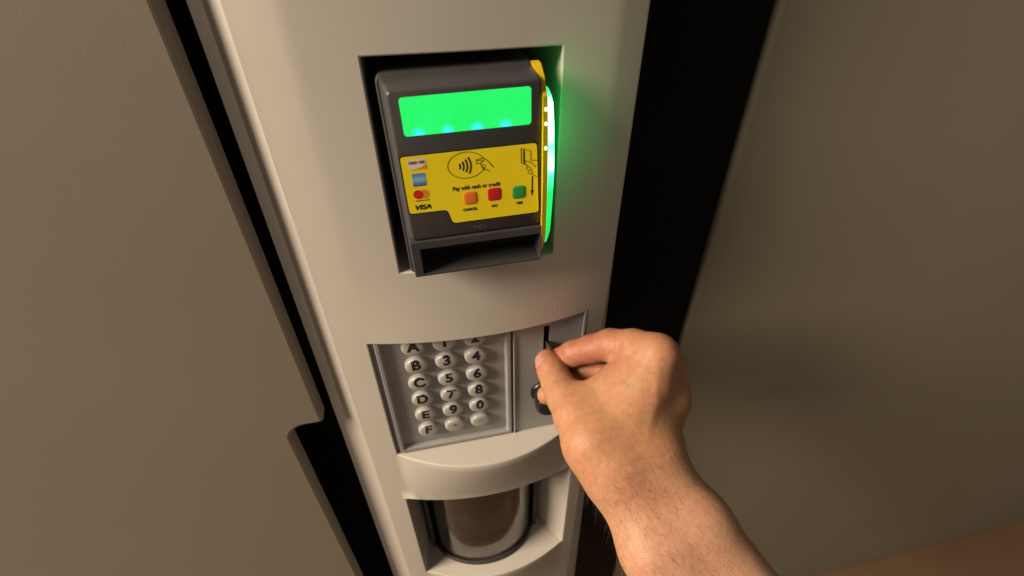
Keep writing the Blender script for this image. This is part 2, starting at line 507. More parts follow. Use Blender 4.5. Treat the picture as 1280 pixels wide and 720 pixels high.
def inner_cup():
    n = 30; V = []; F = []
    zs = [-0.667, -0.660, -0.64, -0.56, -0.47]; sc = [0.80, 0.93, 1.0, 1.04, 1.06]
    for z, k_ in zip(zs, sc):
        V += [(0.0245 + 0.046 * k_ * math.cos(math.pi + math.pi * q / n), 0.0468 - 0.034 * k_ * math.sin(math.pi * q / n), z) for q in range(n + 1)]
    for a in range(len(zs) - 1):
        for q in range(n): F.append((a * (n + 1) + q, a * (n + 1) + q + 1, (a + 1) * (n + 1) + q + 1, (a + 1) * (n + 1) + q))
    F.append(tuple(range(n + 1)))
    return mesh('inner_cup', V, F)
me = inner_cup(); me.transform(VMI)
link('inner_cup', me, material('brown_inner_cup', (0.013, 0.012, 0.012, 1), 0.3), cup, smooth=50)
me = mesh('gasket', *tube_vf([(x, y, -0.6655) for x, y in cup_pts(0.0663, 0.0508)], 0.0030)); me.transform(VMI)
link('gasket', me, M_RUB, cup, smooth=60)
for sx in (-1, 1):
    x = 0.0245 + sx * 0.0682
    me = mesh('cup_rail', *box_vf(x - 0.0022, x + 0.0022, 0.030, 0.0467, -0.6675, -0.47)); me.transform(VMI)
    link('cup_rail', me, M_RUB, cup, bevel=0.0006)
# dark round coin hole behind the cup
ring = lambda r, y: [(0.0245 + r * math.cos(a), y, -0.585 + 1.5 * r * math.sin(a)) for a in [2 * math.pi * k / 32 for k in range(32)]]
vpart('coin_chute', loft([ring(0.043, 0.0470), ring(0.043, 0.0455), ring(0.040, 0.0452)]), M_VOID, smooth=40)

# ------------------------------------------------------------------ card reader
RD = empty('card_reader', (0.032, -0.030, -0.120), (0, math.radians(-1.0), 0))
tag(RD, 'charcoal card reader with green display, yellow label and glowing green swipe strip', 'card reader')
def rpart(name, me, mat, parent=None, **k): return link(name, me, mat, parent or RD, **k)
def rring(u0, u1, v0, v1, r, w): return [(u * MM, -w * MM, v * MM) for u, v in rrect(u0, u1, v0, v1, r)]
housing = rpart('housing', loft([rring(-46, 42, -73, 55.5, 4, -100), rring(-46, 42, -73, 55.0, 4, -24), rring(-45.2, 41.5, -71, 54.6, 3.5, -22.8)]), M_READ, smooth=35)
rpart('front_bezel', loft([rring(-44.2, 40.5, -60, 54.6, 2.5, -24), rring(-43.8, 40.2, -58, 54.4, 2.5, -20), rring(-40.8, 38.6, -33.5, 53.0, 2.2, -1.6), rring(-40.2, 38.1, -33.0, 52.5, 2.0, -0.5), rring(-39.4, 37.4, -32.3, 51.8, 1.6, 0.0)]), M_READ, smooth=35)

# display
M_LCD = bpy.data.materials.new('green_display'); M_LCD.use_nodes = True
nt = M_LCD.node_tree; N = nt.nodes; L = nt.links; b = N['Principled BSDF']
b.inputs['Base Color'].default_value = (0.02, 0.05, 0.03, 1); b.inputs['Roughness'].default_value = 0.2
tc = N.new('ShaderNodeTexCoord'); acc = None
for u in (-27.6, -12.3, 3.2, 18.6):      # backlight LEDs along the lower edge
    sb = N.new('ShaderNodeVectorMath'); sb.operation = 'SUBTRACT'; sb.inputs[1].default_value = (u * MM, 0, 30.6 * MM)
    L.new(tc.outputs['Object'], sb.inputs[0])
    mu = N.new('ShaderNodeVectorMath'); mu.operation = 'MULTIPLY'; mu.inputs[1].default_value = (1, 0, 1); L.new(sb.outputs[0], mu.inputs[0])
    ln = N.new('ShaderNodeVectorMath'); ln.operation = 'LENGTH'; L.new(mu.outputs[0], ln.inputs[0])
    mr = N.new('ShaderNodeMapRange'); mr.interpolation_type = 'SMOOTHERSTEP'
    mr.inputs[1].default_value = 0.0; mr.inputs[2].default_value = 0.0052; mr.inputs[3].default_value = 1; mr.inputs[4].default_value = 0
    L.new(ln.outputs['Value'], mr.inputs[0])
    if acc is None: acc = mr.outputs[0]
    else:
        ad = N.new('ShaderNodeMath'); ad.operation = 'ADD'; L.new(acc, ad.inputs[0]); L.new(mr.outputs[0], ad.inputs[1]); acc = ad.outputs[0]
nz = N.new('ShaderNodeTexNoise'); nz.inputs['Scale'].default_value = 40; L.new(tc.outputs['Object'], nz.inputs['Vector'])
mb = N.new('ShaderNodeMix'); mb.data_type = 'RGBA'; L.new(nz.outputs['Fac'], mb.inputs[0])
mb.inputs[6].default_value = (0.004, 0.86, 0.115, 1); mb.inputs[7].default_value = (0.012, 1.0, 0.17, 1)
mx = N.new('ShaderNodeMix'); mx.data_type = 'RGBA'; L.new(acc, mx.inputs[0]); L.new(mb.outputs[2], mx.inputs[6])
mx.inputs[7].default_value = (0.03, 1.0, 1.0, 1)
L.new(mx.outputs[2], b.inputs['Emission Color']); b.inputs['Emission Strength'].default_value = 1.0
disp = rpart('display_screen', prism(rrect(-35, 32.7, 29.9, 49.6, 1.8), -0.6, 0.10), M_LCD)
M_SEG = emitter('display_segment', (0.006, 0.84, 0.125, 1), 1.0)
lines = []
rr = random.Random(3)
for row, (v0, n, u0) in enumerate(((42.2, 13, -27.5), (36.6, 10, -20.0))):
    for k in range(n):
        if row == 0 and k in (5,): continue
        u = u0 + k * 3.9
        for s in range(rr.choice((2, 3, 3))):
            if rr.random() < 0.5:
                x = u + rr.choice((0, 1.0, 2.1)); lines.append(([(x, v0), (x, v0 + rr.choice((1.8, 3.6)))], 0.24, False))
            else:
                y = v0 + rr.choice((0, 1.8, 3.6)); lines.append(([(u, y), (u + 2.1, y)], 0.24, False))
link('display_text', strokes_mesh(lines, 0.14, 'display_text'), M_SEG, disp)

# yellow label with its print
lab = round_poly([(-39.2, 19.2), (35.8, 19.2), (37.2, -24.0), (-15.2, -24.2), (-17.4, -14.9), (-39.2, -14.7)], [2, 2, 2, 2.2, 2.6, 2])
rpart('label_rim', prism(round_poly([(-39.9, 19.9), (36.5, 19.9), (37.9, -24.7), (-15.9, -24.9), (-18.1, -15.6), (-39.9, -15.4)], [2, 2, 2, 2.2, 2.6, 2]), -0.5, 0.12), M_BLK)
LB = rpart('label', prism(lab, -0.3, 0.32), M_YEL, smooth=20)
PW = 0.40
def ink(name, me, mat=M_INK): return link(name, me, mat, LB)
def fill(name, pts, mat, w=PW):
    me = bpy.data.meshes.new(name); me.from_pydata([(u * MM, -w * MM, v * MM) for u, v in pts], [], [tuple(range(len(pts)))])
    return ink(name, me, mat)
def arc(cx, cy, r, a0, a1, n=14): return [(cx + r * math.cos(math.radians(a0 + (a1 - a0) * k / n)), cy + r * math.sin(math.radians(a0 + (a1 - a0) * k / n))) for k in range(n + 1)]
ell = [(-4.2 + 10.4 * math.cos(2 * math.pi * k / 48), 10.9 + 7.6 * math.sin(2 * math.pi * k / 48)) for k in range(48)]
contact = [(ell[:44] if False else ell[3:46], 0.36, False)]
for r in (3.0, 5.0, 7.0, 9.0): contact.append((arc(-10.8, 10.6, r, -32, 32), 0.95, False))
# hand holding a card beside the waves
contact += [([(1.2, 13.3), (5.3, 14.2), (5.6, 12.6), (3.6, 11.2), (1.4, 11.0), (1.2, 13.3)], 0.42, False), ([(1.9, 12.6), (4.6, 13.1), (4.4, 12.2)], 0.35, False),
            ([(5.4, 13.9), (7.4, 12.4), (9.2, 10.2), (10.7, 7.9)], 0.42, False), ([(3.4, 11.0), (4.2, 9.9), (3.9, 9.0), (5.0, 8.6), (4.8, 7.6), (6.2, 7.5), (8.4, 5.9)], 0.42, False),
            ([(4.2, 9.9), (5.9, 10.1), (6.6, 9.2)], 0.35, False), ([(5.0, 8.6), (6.2, 8.7)], 0.35, False), ([(4.0, 9.0), (5.4, 7.0), (6.0, 7.4)], 0.35, False)]
ink('contactless_symbol', strokes_mesh(contact, PW, 'contactless_symbol'))
swipe = [([(26.7, 17.1), (28.5, 16.6), (28.7, 7.4), (26.9, 8.2), (26.7, 17.1)], 0.42, False), ([(28.5, 16.5), (32.3, 15.0), (32.4, 9.4)], 0.38, False), ([(28.3, 16.2), (28.4, 8.0)], 0.85, False),
         ([(28.7, 9.6), (31.4, 8.9), (33.6, 7.2), (35.3, 5.2)], 0.38, False), ([(32.4, 9.5), (34.2, 9.5), (36.0, 8.9)], 0.38, False),
         ([(28.8, 8.4), (30.0, 6.6), (31.8, 5.4), (32.8, 3.6), (33.1, 1.2), (34.6, 0.0), (36.3, -0.9)], 0.38, False),
         ([(30.1, 6.2), (29.8, 4.6), (31.2, 3.6), (30.4, 2.6), (32.2, 1.0), (33.0, 1.6)], 0.38, False), ([(31.2, 3.6), (32.2, 3.8)], 0.35, False),
         ([(33.2, 0.0), (33.1, -9.6)], 0.75, False), ([(33.1, -9.0), (33.0, -13.2)], [1.9, 0.05], False)]
ink('swipe_card_symbol', strokes_mesh(swipe, PW, 'swipe_card_symbol'))
ink('caption', text_flat('Pay with cash or credit', 3.5, 0.6, -2.75, PW, width=27.6 * MM, bold=0.00013))
ink('caption', text_flat('CANCEL', 2.15, -4.2, -16.4, PW, width=8.6 * MM, bold=0.00016))
ink('caption', text_flat('NO', 2.15, 10.3, -16.1, PW, width=3.5 * MM, bold=0.00016))
ink('caption', text_flat('YES', 2.15, 25.1, -16.3, PW, width=4.3 * MM, bold=0.00016))
# card logos
def flat_mat(n, c): return material(n, srgb(*c), 0.4, var=0.03)
fill('card_logo', rrect(-35.6, -25.9, 11.6, 17.7, 0.3), flat_mat('logo_white', (226, 216, 205)))
orange = flat_mat('logo_orange', (226, 138, 40))
fill('card_logo', [(-35.4, 11.7), (-26.1, 11.7), (-26.1, 14.3), (-28.5, 12.9), (-31.5, 12.1)], orange, PW + 0.05)
ink('caption', text_flat('DISC VER', 2.0, -30.7, 15.6, PW + 0.06, width=8.8 * MM, bold=0.00008))
fill('card_logo', arc(-31.4, 15.6, 0.85, 0, 342, 18), orange, PW + 0.06)
m = flat_mat('logo_blue', (24, 112, 188))
g = m.node_tree; tcn = g.nodes.new('ShaderNodeTexCoord'); sx = g.nodes.new('ShaderNodeSeparateXYZ'); rp = g.nodes.new('ShaderNodeValToRGB'); mrn = g.nodes.new('ShaderNodeMapRange')
g.links.new(tcn.outputs['Object'], sx.inputs[0]); g.links.new(sx.outputs['Z'], mrn.inputs[0]); mrn.inputs[1].default_value = 0.0018; mrn.inputs[2].default_value = 0.0093
rp.color_ramp.elements[0].color = srgb(10, 84, 164); rp.color_ramp.elements[1].color = srgb(36, 134, 204); e = rp.color_ramp.elements.new(0.55); e.color = srgb(120, 186, 222)
g.links.new(mrn.outputs[0], rp.inputs[0]); g.links.new(rp.outputs[0], g.nodes['Principled BSDF'].inputs['Base Color'])
fill('card_logo', rrect(-34.6, -27.3, 1.8, 9.3, 0.2), m)
M_PALE = flat_mat('logo_pale', (190, 222, 238))
ink('caption', text_flat('AMERICAN', 1.25, -30.95, 6.3, PW + 0.05, width=6.4 * MM), M_PALE)
ink('caption', text_flat('EXPRESS', 1.25, -30.95, 4.7, PW + 0.05, width=6.4 * MM), M_PALE)
fill('card_logo', arc(-29.3, -3.2, 2.75, 0, 350, 26), orange)
fill('card_logo', arc(-32.7, -3.2, 2.75, 0, 350, 26), flat_mat('logo_red', (205, 32, 28)), PW + 0.05)
ink('caption', text_flat('mastercard', 1.5, -30.8, -6.9, PW, width=7.6 * MM, bold=0.00003))
ink('caption', text_flat('VISA', 4.0, -30.9, -11.2, PW, width=9.3 * MM, bold=0.0002, shear=0.22))
# push buttons under the label
for nm, u, v, c in (('orange', -3.6, -9.2, (226, 122, 34)), ('red', 10.6, -8.7, (196, 26, 38)), ('green', 25.2, -9.3, (52, 150, 70))):
    s = 4.15
    rings = []
    for d, wv in ((0, 0.3), (0.15, 0.45), (0.7, 0.6), (1.6, 0.68)):
        rings.append([(a * MM, -wv * MM, bb * MM) for a, bb in rrect(u - s + d, u + s - d, v - s + d, v + s - d, 2.0 - d * 0.4)])
    o = link('push_button', loft(rings, True, True), material('button_' + nm, srgb(*c), 0.35, var=0.05), LB, smooth=50)
    o['label'] = nm + ' push button on the yellow label'
# faint worn emblem strokes on the dark corner and the small moulded mark
M_FAINT = material('worn_print', (0.10, 0.055, 0.045, 1), 0.5, var=0.3, vscale=200)
ln = [([(u, -22.9), (u - 0.1, -19.6)], 0.5, False) for u in (-35.9, -34.3, -32.2, -23.6, -22.0, -20.4)]
ln += [([(-32.2, -22.9), (-30.4, -22.7)], 0.5, False), ([(-28.6, -21.3), (-26.2, -21.2)], 0.5, False), ([(-23.6, -19.6), (-22.0, -19.5)], 0.4, False)]
rpart('worn_emblem', strokes_mesh(ln, 0.06, 'worn_emblem'), M_FAINT)
M_MARK = material('moulded_mark', (0.16, 0.17, 0.12, 1), 0.4)
ln = [(arc(1.0, -29.0, 1.1, 40, 330), 0.35, False), ([(-3.2, -29.0), (-1.4, -28.6)], 0.4, False), ([(3.2, -28.6), (4.8, -28.9), (3.4, -29.8)], 0.35, False), ([(-2.4, -28.2), (-2.2, -29.4)], 0.3, False)]
rpart('moulded_mark', strokes_mesh(ln, 0.06, 'moulded_mark'), M_MARK)

# card tray below the face
def tray():
    def rect(u0, u1, v0, v1, wv): return [(u0 * MM, -wv * MM, v0 * MM), (u1 * MM, -wv * MM, v0 * MM), (u1 * MM, -wv * MM, v1 * MM), (u0 * MM, -wv * MM, v1 * MM)]
    return loft([rect(-44, 40.2, -60.5, -33.6, -22), rect(-42.2, 39.0, -58.8, -33.6, 1.6), rect(-36.8, 38.0, -57.2, -39.0, 1.6), rect(-35.8, 37.6, -56.0, -39.6, -30)], True, True, 'card_tray')
rpart('card_tray', tray(), M_READ, bevel=0.0007)

# yellow swipe guard and glowing strip on the right flank
def strip(uin, uout, win_, wout, v_list, bow):
    rings = []
    for v in v_list:
        t = (55 - v) / 107.0
        s = math.sin(math.pi * min(1, max(0, t)))
        top = wout(v); bo = bow * s; win = win_(v) if callable(win_) else win_
        rings.append([(uin(v) * MM, -win * MM, v * MM), (uin(v) * MM, -top * MM, v * MM), ((uout(v) + bo) * MM, -(top - 0.3) * MM, v * MM), ((uout(v) + bo) * MM, -win * MM, v * MM)])
    return loft(rings, True, True, 'strip')
def lerp_tab(tab):
    def f(v):
        for (v0, a), (v1, bb) in zip(tab, tab[1:]):
            if v0 >= v >= v1: return a + (bb - a) * (v0 - v) / (v0 - v1)
        return tab[-1][1] if v < tab[-1][0] else tab[0][1]
    return f
vs = [57, 55, 52, 48, 44, 38, 30, 20, 10, 0, -10, -20, -30, -38, -44, -48, -51, -54]
wo = lerp_tab([(57, -14), (52, -6), (44, 1.0), (30, 2.2), (0, 3.0), (-38, 2.0), (-48, 0.8), (-54, -1)])
rpart('swipe_guard', strip(lerp_tab([(57, 37.2), (52, 38.8), (-54, 38.8)]), lerp_tab([(57, 41.5), (48, 41.3), (-44, 41.3), (-54, 39.9)]), -20, wo, vs, 0.5), M_YPL, smooth=30)
def graded_emitter(name, stops):
    """emission graded along the strip (LEDs sit behind its upper half); stops: (v mm, colour, strength)"""
    m = bpy.data.materials.new(name); m.use_nodes = True
    nt = m.node_tree; N = nt.nodes; L = nt.links; bs = N['Principled BSDF']
    bs.inputs['Base Color'].default_value = (0.02, 0.05, 0.03, 1); bs.inputs['Roughness'].default_value = 0.3
    tc = N.new('ShaderNodeTexCoord'); sp = N.new('ShaderNodeSeparateXYZ'); mr = N.new('ShaderNodeMapRange')
    L.new(tc.outputs['Object'], sp.inputs[0]); L.new(sp.outputs['Z'], mr.inputs[0])
    mr.inputs[1].default_value = -0.050; mr.inputs[2].default_value = 0.050
    r1 = N.new('ShaderNodeValToRGB'); r2 = N.new('ShaderNodeValToRGB')
    for r in (r1, r2): L.new(mr.outputs[0], r.inputs[0])
    mxs = max(q[2] for q in stops)
    for k, (v, c, st) in enumerate(sorted(stops)):
        p = (v + 50) / 100
        for r, val in ((r1, c + (1,)), (r2, (st / mxs,) * 3 + (1,))):
            e = r.color_ramp.elements[k] if k < 2 else r.color_ramp.elements.new(p)
            e.position = p; e.color = val
    mu = N.new('ShaderNodeMath'); mu.operation = 'MULTIPLY'; mu.inputs[1].default_value = mxs
    L.new(r2.outputs[0], mu.inputs[0]); L.new(r1.outputs[0], bs.inputs['Emission Color']); L.new(mu.outputs[0], bs.inputs['Emission Strength'])
    return m
GR = (0.006, 0.95, 0.16); WH = (0.20, 1.0, 0.38)
M_GHI = graded_emitter('strip_light_core', [(-48, GR, 0.8), (-12, GR, 1.2), (0, (0.06, 1.0, 0.30), 3.0), (5, WH, 7.5), (17, (0.10, 1.0, 0.42), 4.0), (24, WH, 8.5), (40, WH, 8.5), (47, GR, 2.0)])
M_GFL = graded_emitter('strip_light_flank', [(-48, GR, 0.8), (-12, GR, 1.1), (5, GR, 4.0), (40, GR, 4.5), (47, GR, 2.0)])
uin = lambda v: 41.5 + 0.5 * math.sin(math.pi * min(1, max(0, (55 - v) / 107)))
uo = lerp_tab([(47, 42.2), (41, 43.8), (-40, 43.8), (-47, 42.2)])
wl2 = lambda v: wo(v) - 1.2
vl = [47, 44, 40, 34, 28, 22, 16, 10, 4, -2, -8, -16, -24, -32, -38, -43, -47]
LS = rpart('light_strip', strip(uin, uo, -16, wl2, vl, 2.0), M_GFL, smooth=30)
rpart('light_core', strip(lambda v: uin(v) + 0.15, uo, lambda v: wl2(v) - 0.7, lambda v: wl2(v) + 0.3, vl, 1.9), M_GHI, LS, smooth=30)
M_LED = emitter('led_point', (0.75, 1.0, 0.45, 1), 6.0)
for v in (37.5, 30.0, 16.5):
    rr_ = [[((40.3 + r * math.cos(2 * math.pi * k / 14)) * MM, -(wo(v) + dz) * MM, (v + 1.5 * r * math.sin(2 * math.pi * k / 14)) * MM) for k in range(14)] for r, dz in ((0.62, -0.4), (0.62, 0.1), (0.42, 0.3), (0.12, 0.4))]
    rpart('led', loft(rr_), M_LED, smooth=60)

# ------------------------------------------------------------------ coin
M_COIN = material('coin_metal', (0.55, 0.52, 0.48, 1), 0.3, metal=1.0)
me = loft([[(xx, r * math.cos(2 * math.pi * k / 40), r * math.sin(2 * math.pi * k / 40)) for k in range(40)] for xx, r in ((-0.00085, 0.0112), (-0.00085, 0.0117), (-0.0006, 0.0120), (0.0006, 0.0120), (0.00085, 0.0117), (0.00085, 0.0112))])
coin = link('coin', me, M_COIN, smooth=35)
coin.location = (0.0884, -0.0060, -0.2958)
tag(coin, 'silver coin half pushed into the coin slot between thumb and finger', 'coin')

# ------------------------------------------------------------------ hand and forearm
def hand_mesh(res=0.0011):
    def C(a, b): return (P(*a[:3]), a[3] * MM, P(*b[:3]), b[3] * MM)
    def chain(js): return [C(a, b) for a, b in zip(js, js[1:])]
    perp = CAM_R @ np.array([0.86, 0.42, -0.10]); perp /= np.linalg.norm(perp)
    def off(j, s): # offset a joint sideways across the arm by s mm
        q = P(*j[:3]) + perp * s * MM
        return (q, j[3] * MM)
    arm = []
    W = (795, 596, .337, 19.5); F1 = (839, 676, .322, 21.5); F2 = (948, 850, .300, 25); W0 = (793, 580, .338, 19)
    for s0, s1, s2 in ((-11, -13, -16), (2, 3, 4), (16, 21, 26)):
        js = [off(W0, s0), off(W, s0), off(F1, s1), off(F2, s2)]
        for a, b in zip(js, js[1:]): arm.append((a[0], a[1], b[0], b[1]))
    palm = [C((770, 585, .338, 18), (822, 444, .347, 13.5)), C((800, 580, .343, 18), (836, 462, .368, 13)),
            C((805, 575, .352, 17), (838, 492, .388, 12.5)), C((805, 575, .362, 15), (836, 522, .402, 11.5)),
            C((745, 560, .342, 19), (800, 470, .352, 13)), C((772, 530, .345, 17), (812, 480, .350, 15)),
            C((744, 495, .358, 12.5), (788, 460, .357, 12)), C((775, 560, .345, 18), (835, 500, .362, 16))]
    thumb = chain([(768, 584, .336, 21), (740, 552, .340, 20), (721, 521, .354, 16.6), (707, 497, .369, 14.2), (698, 481, .379, 12.8), (690, 463, .388, 11.6), (684.5, 451, .3935, 9.8)])
    index = chain([(822, 442, .346, 14), (792, 433, .360, 13.0), (763, 431, .373, 12.4), (740, 436, .381, 11.2), (717, 442, .389, 10.6), (699, 447.5, .398, 8.6)])
    middle = chain([(836, 462, .368, 13), (771, 464, .392, 12.2), (733, 464, .399, 11.4), (708, 466, .407, 9.6)])
    ring = chain([(838, 492, .388, 12.5), (776, 500, .424, 11.2), (722, 499, .416, 10), (683.5, 493.5, .404, 8.2)])
    pinky = chain([(836, 522, .402, 11.5), (785, 532, .436, 9.5), (745, 530, .446, 8)])
    def cone(p, c):
        a, r1, b, r2 = c
        ba = (b - a).astype(np.float32); l2 = float(ba @ ba)
        pa = p - a.astype(np.float32)
        t = np.clip(pa @ ba / l2, 0, 1)
        t2 = t * t * (3 - 2 * t) * 0.5 + t * 0.5
        return np.linalg.norm(pa - t[:, None] * ba, axis=1) - (r1 + (r2 - r1) * t2)
    def smin(a, b, k):
        h = np.clip(0.5 + 0.5 * (b - a) / k, 0, 1)
        return b + (a - b) * h - k * h * (1 - h)
    def group(p, cs, k):
        d = cone(p, cs[0])
        for c in cs[1:]: d = smin(d, cone(p, c), k)
        return d
    def sdf(p):
        base = smin(group(p, arm, 0.010), group(p, palm, 0.012), 0.016)
        th = group(p, thumb, 0.004)
        out = smin(base, th, 0.013)
        for fg, k in ((index, 0.008), (middle, 0.008), (ring, 0.007), (pinky, 0.007)):
            out = smin(out, smin(base, group(p, fg, 0.003), k), 0.0008)
        return out
    allc = arm + palm + thumb + index + middle + ring + pinky
    pts = np.array([c[0] for c in allc] + [c[2] for c in allc])
    lo = pts.min(0) - 0.034; hi = pts.max(0) + 0.034
    B = 16
    nb = np.ceil((hi - lo) / (res * B)).astype(int)
    dims = nb * B + 1
    D = np.full(dims, 1.0, np.float32)
    g = np.arange(B + 1, dtype=np.float32) * res
    gx, gy, gz = np.meshgrid(g, g, g, indexing='ij')
    loc = np.stack([gx.ravel(), gy.ravel(), gz.ravel()], 1)
    cen = np.array([[(i + .5) * B, (j + .5) * B, (k + .5) * B] for i in range(nb[0]) for j in range(nb[1]) for k in range(nb[2])]) * res + lo
    cdv = sdf(cen.astype(np.float32))
    lim = B * res * 0.9 + 0.012
    q = 0
    for i in range(nb[0]):
        for j in range(nb[1]):
            for k in range(nb[2]):
                s = D[i * B:(i + 1) * B + 1, j * B:(j + 1) * B + 1, k * B:(k + 1) * B + 1]
                if abs(cdv[q]) < lim:
                    o = lo + np.array([i, j, k]) * B * res
                    s[...] = sdf(loc + o.astype(np.float32)).reshape(B + 1, B + 1, B + 1)
                elif cdv[q] < 0:
                    s[s == 1.0] = -1.0
                q += 1
    # surface nets
    ins = D < 0
    c = np.zeros(np.array(dims) - 1, np.int8)
    for a in (0, 1):
        for b_ in (0, 1):
            for e in (0, 1):
                c += ins[a:dims[0] - 1 + a, b_:dims[1] - 1 + b_, e:dims[2] - 1 + e]
    act = (c > 0) & (c < 8)
    ii = np.argwhere(act)
    num = np.full(act.shape, -1, np.int64); num[act] = np.arange(len(ii))
    acc = np.zeros((len(ii), 3)); cnt = np.zeros(len(ii))
    corners = [(a, b_, e) for a in (0, 1) for b_ in (0, 1) for e in (0, 1)]
    for x in range(8):
        for y in range(x + 1, 8):
            A, Bc = np.array(corners[x]), np.array(corners[y])
            if abs(A - Bc).sum() != 1: continue
            da = D[tuple((ii + A).T)]; db = D[tuple((ii + Bc).T)]
            mk = (da < 0) != (db < 0)
            t = np.where(mk, da / np.where(mk, da - db, 1), 0)
            acc += np.where(mk[:, None], A + t[:, None] * (Bc - A), 0); cnt += mk
    V = lo + (ii + acc / cnt[:, None]) * res
    F = []
    for ax in range(3):
        a1, a2 = (ax + 1) % 3, (ax + 2) % 3
        s0 = [slice(1, -1)] * 3; s1 = [slice(1, -1)] * 3
        s0[ax] = slice(0, -1); s1[ax] = slice(1, None)
        x0 = ins[tuple(s0)]; x1 = ins[tuple(s1)]
        e = np.argwhere(x0 != x1)
        flip = x0[tuple(e.T)]
        base = e.copy(); base[:, a1] += 1; base[:, a2] += 1
        def at(d1, d2):
            qv = base.copy(); qv[:, a1] -= d1; qv[:, a2] -= d2
            return num[tuple(qv.T)]
        quad = np.stack([at(1, 1), at(0, 1), at(0, 0), at(1, 0)], 1)
        quad[~flip] = quad[~flip][:, ::-1]
        F.append(quad)
    F = np.concatenate(F)
    F = F[(F >= 0).all(1)]
    # normals and light smoothing
    def normals(V):
        n = np.cross(V[F[:, 2]] - V[F[:, 0]], V[F[:, 3]] - V[F[:, 1]])
        N_ = np.zeros_like(V)
        for k in range(4): np.add.at(N_, F[:, k], n)
        return N_ / np.maximum(np.linalg.norm(N_, axis=1), 1e-12)[:, None]
    for _ in range(3):
        S = np.zeros_like(V); Cn = np.zeros(len(V))
        for k in range(4):
            np.add.at(S, F[:, k], V[F[:, (k + 1) % 4]]); np.add.at(Cn, F[:, k], 1)
            np.add.at(S, F[:, k], V[F[:, (k + 3) % 4]]); np.add.at(Cn, F[:, k], 1)
        V = V * 0.5 + 0.5 * S / Cn[:, None]
    Nn = normals(V)
    # skin folds: wrist creases, knuckle wrinkles, a few tendons and veins (width mm, depth mm)
    def polyline_dist(poly):
        pp = np.array([P(*q) for q in poly]); best = np.full(len(V), 1e9)
        ln_ = np.concatenate([[0], np.cumsum(np.linalg.norm(np.diff(pp, axis=0), axis=1))]); along = np.zeros(len(V)); si = 0
        view = V - CAM_P; view /= np.linalg.norm(view, axis=1)[:, None]
        # compare by direction from the wrist side of the arm, scaled to the local distance
        for a, b_ in zip(pp, pp[1:]):
            ba = b_ - a; t = np.clip(((V - a) @ ba) / (ba @ ba), 0, 1)
            d = V - a - t[:, None] * ba
            d = d - (d * view).sum(1)[:, None] * view
            dd = np.linalg.norm(d, axis=1); nearer = dd < best
            along = np.where(nearer, (ln_[si] + t * (ln_[si + 1] - ln_[si])) / ln_[-1], along); si += 1
            best = np.minimum(best, dd)
        return best, np.clip(np.minimum(along, 1 - along) * 4, 0, 1)
    facing = np.clip(-(Nn * (V - CAM_P) / np.linalg.norm(V - CAM_P, axis=1)[:, None]).sum(1), 0, 1)
    facing = np.clip(facing * 4, 0, 1)
    disp = np.zeros(len(V))
    folds = [([(768, 590, .32), (784, 582, .32), (804, 575, .32), (832, 571, .32), (866, 574, .33)], 1.7, -0.5), ([(776, 603, .32), (794, 595, .32), (818, 589, .32), (866, 594, .33)], 1.6, -0.42),
             ([(770, 572, .32), (795, 563, .32), (850, 556, .33)], 1.8, -0.3), ([(748, 560, .32), (752, 580, .32), (758, 602, .32)], 1.4, -0.25),
             ([(757, 556, .32), (762, 580, .32), (766, 598, .32)], 0.9, -0.3), ([(737, 570, .32), (745, 590, .32)], 0.8, -0.22),
             ([(770, 590, .32), (782, 610, .32), (806, 622, .32)], 0.9, -0.25), ([(686, 470, .37), (700, 466, .37), (712, 462, .37)], 0.9, -0.35), ([(684, 477, .37), (700, 473, .37), (716, 468, .37)], 0.9, -0.4), ([(688, 484, .37), (704, 479, .37)], 0.8, -0.25),
             ([(712, 440, .37), (714, 452, .37)], 0.8, -0.25), ([(755, 417, .37), (757, 430, .37), (754, 446, .37)], 0.9, -0.3), ([(764, 418, .37), (766, 432, .37), (764, 446, .37)], 0.9, -0.3),
             ([(763, 458, .36), (766, 442, .355), (778, 425, .35)], 1.7, -0.8), ([(786, 452, .35), (772, 458, .355), (756, 466, .36)], 1.4, -0.4), ([(800, 430, .35), (786, 444, .35), (768, 456, .36)], 1.3, -0.35),
             ([(815, 436, .33), (800, 460, .33), (780, 480, .34), (760, 490, .34)], 2.6, 0.45), ([(824, 440, .33), (820, 500, .33), (806, 560, .33)], 3.2, 0.55),
             ([(800, 620, .31), (812, 660, .31), (840, 710, .31)], 1.9, 0.18), ([(820, 600, .31), (815, 640, .31), (835, 690, .31)], 1.7, 0.14)]
    for poly, wd, dp in folds:
        d, taper = polyline_dist(poly)
        disp += dp * MM * np.exp(-(d / MM / wd) ** 2) * facing * taper
    V = V + Nn * disp[:, None]
    # redness per vertex: fingertips, knuckles and finger undersides are pinker than the back of the hand
    red = np.zeros(len(V))
    for q, r, a in (((740, 436, .378), 26, 0.9), ((705, 445, .392), 16, 1.0), ((730, 464, .415), 24, 0.9), ((690, 494, .432), 14, 1.0), ((832, 428, .345), 14, 0.5), ((682, 452, .392), 11, 0.45), ((772, 445, .36), 18, 0.55), ((790, 600, .32), 26, 0.25), ((830, 690, .31), 40, 0.25)):
        d = np.linalg.norm(V - P(*q), axis=1) / MM
        red = np.maximum(red, a * np.exp(-(d / r) ** 2))
    ax_ = P(838, 676, .322) - P(795, 596, .337); ax_ /= np.linalg.norm(ax_)
    pale = np.clip(((V - P(795, 596, .337)) @ ax_ + 0.02) / 0.06, 0, 1)
    me = bpy.data.meshes.new('person')
    me.vertices.add(len(V)); me.vertices.foreach_set('co', V.astype(np.float32).ravel())
    me.loops.add(len(F) * 4); me.loops.foreach_set('vertex_index', F.astype(np.int32).ravel())
    me.polygons.add(len(F)); me.polygons.foreach_set('loop_start', np.arange(0, len(F) * 4, 4, dtype=np.int32))
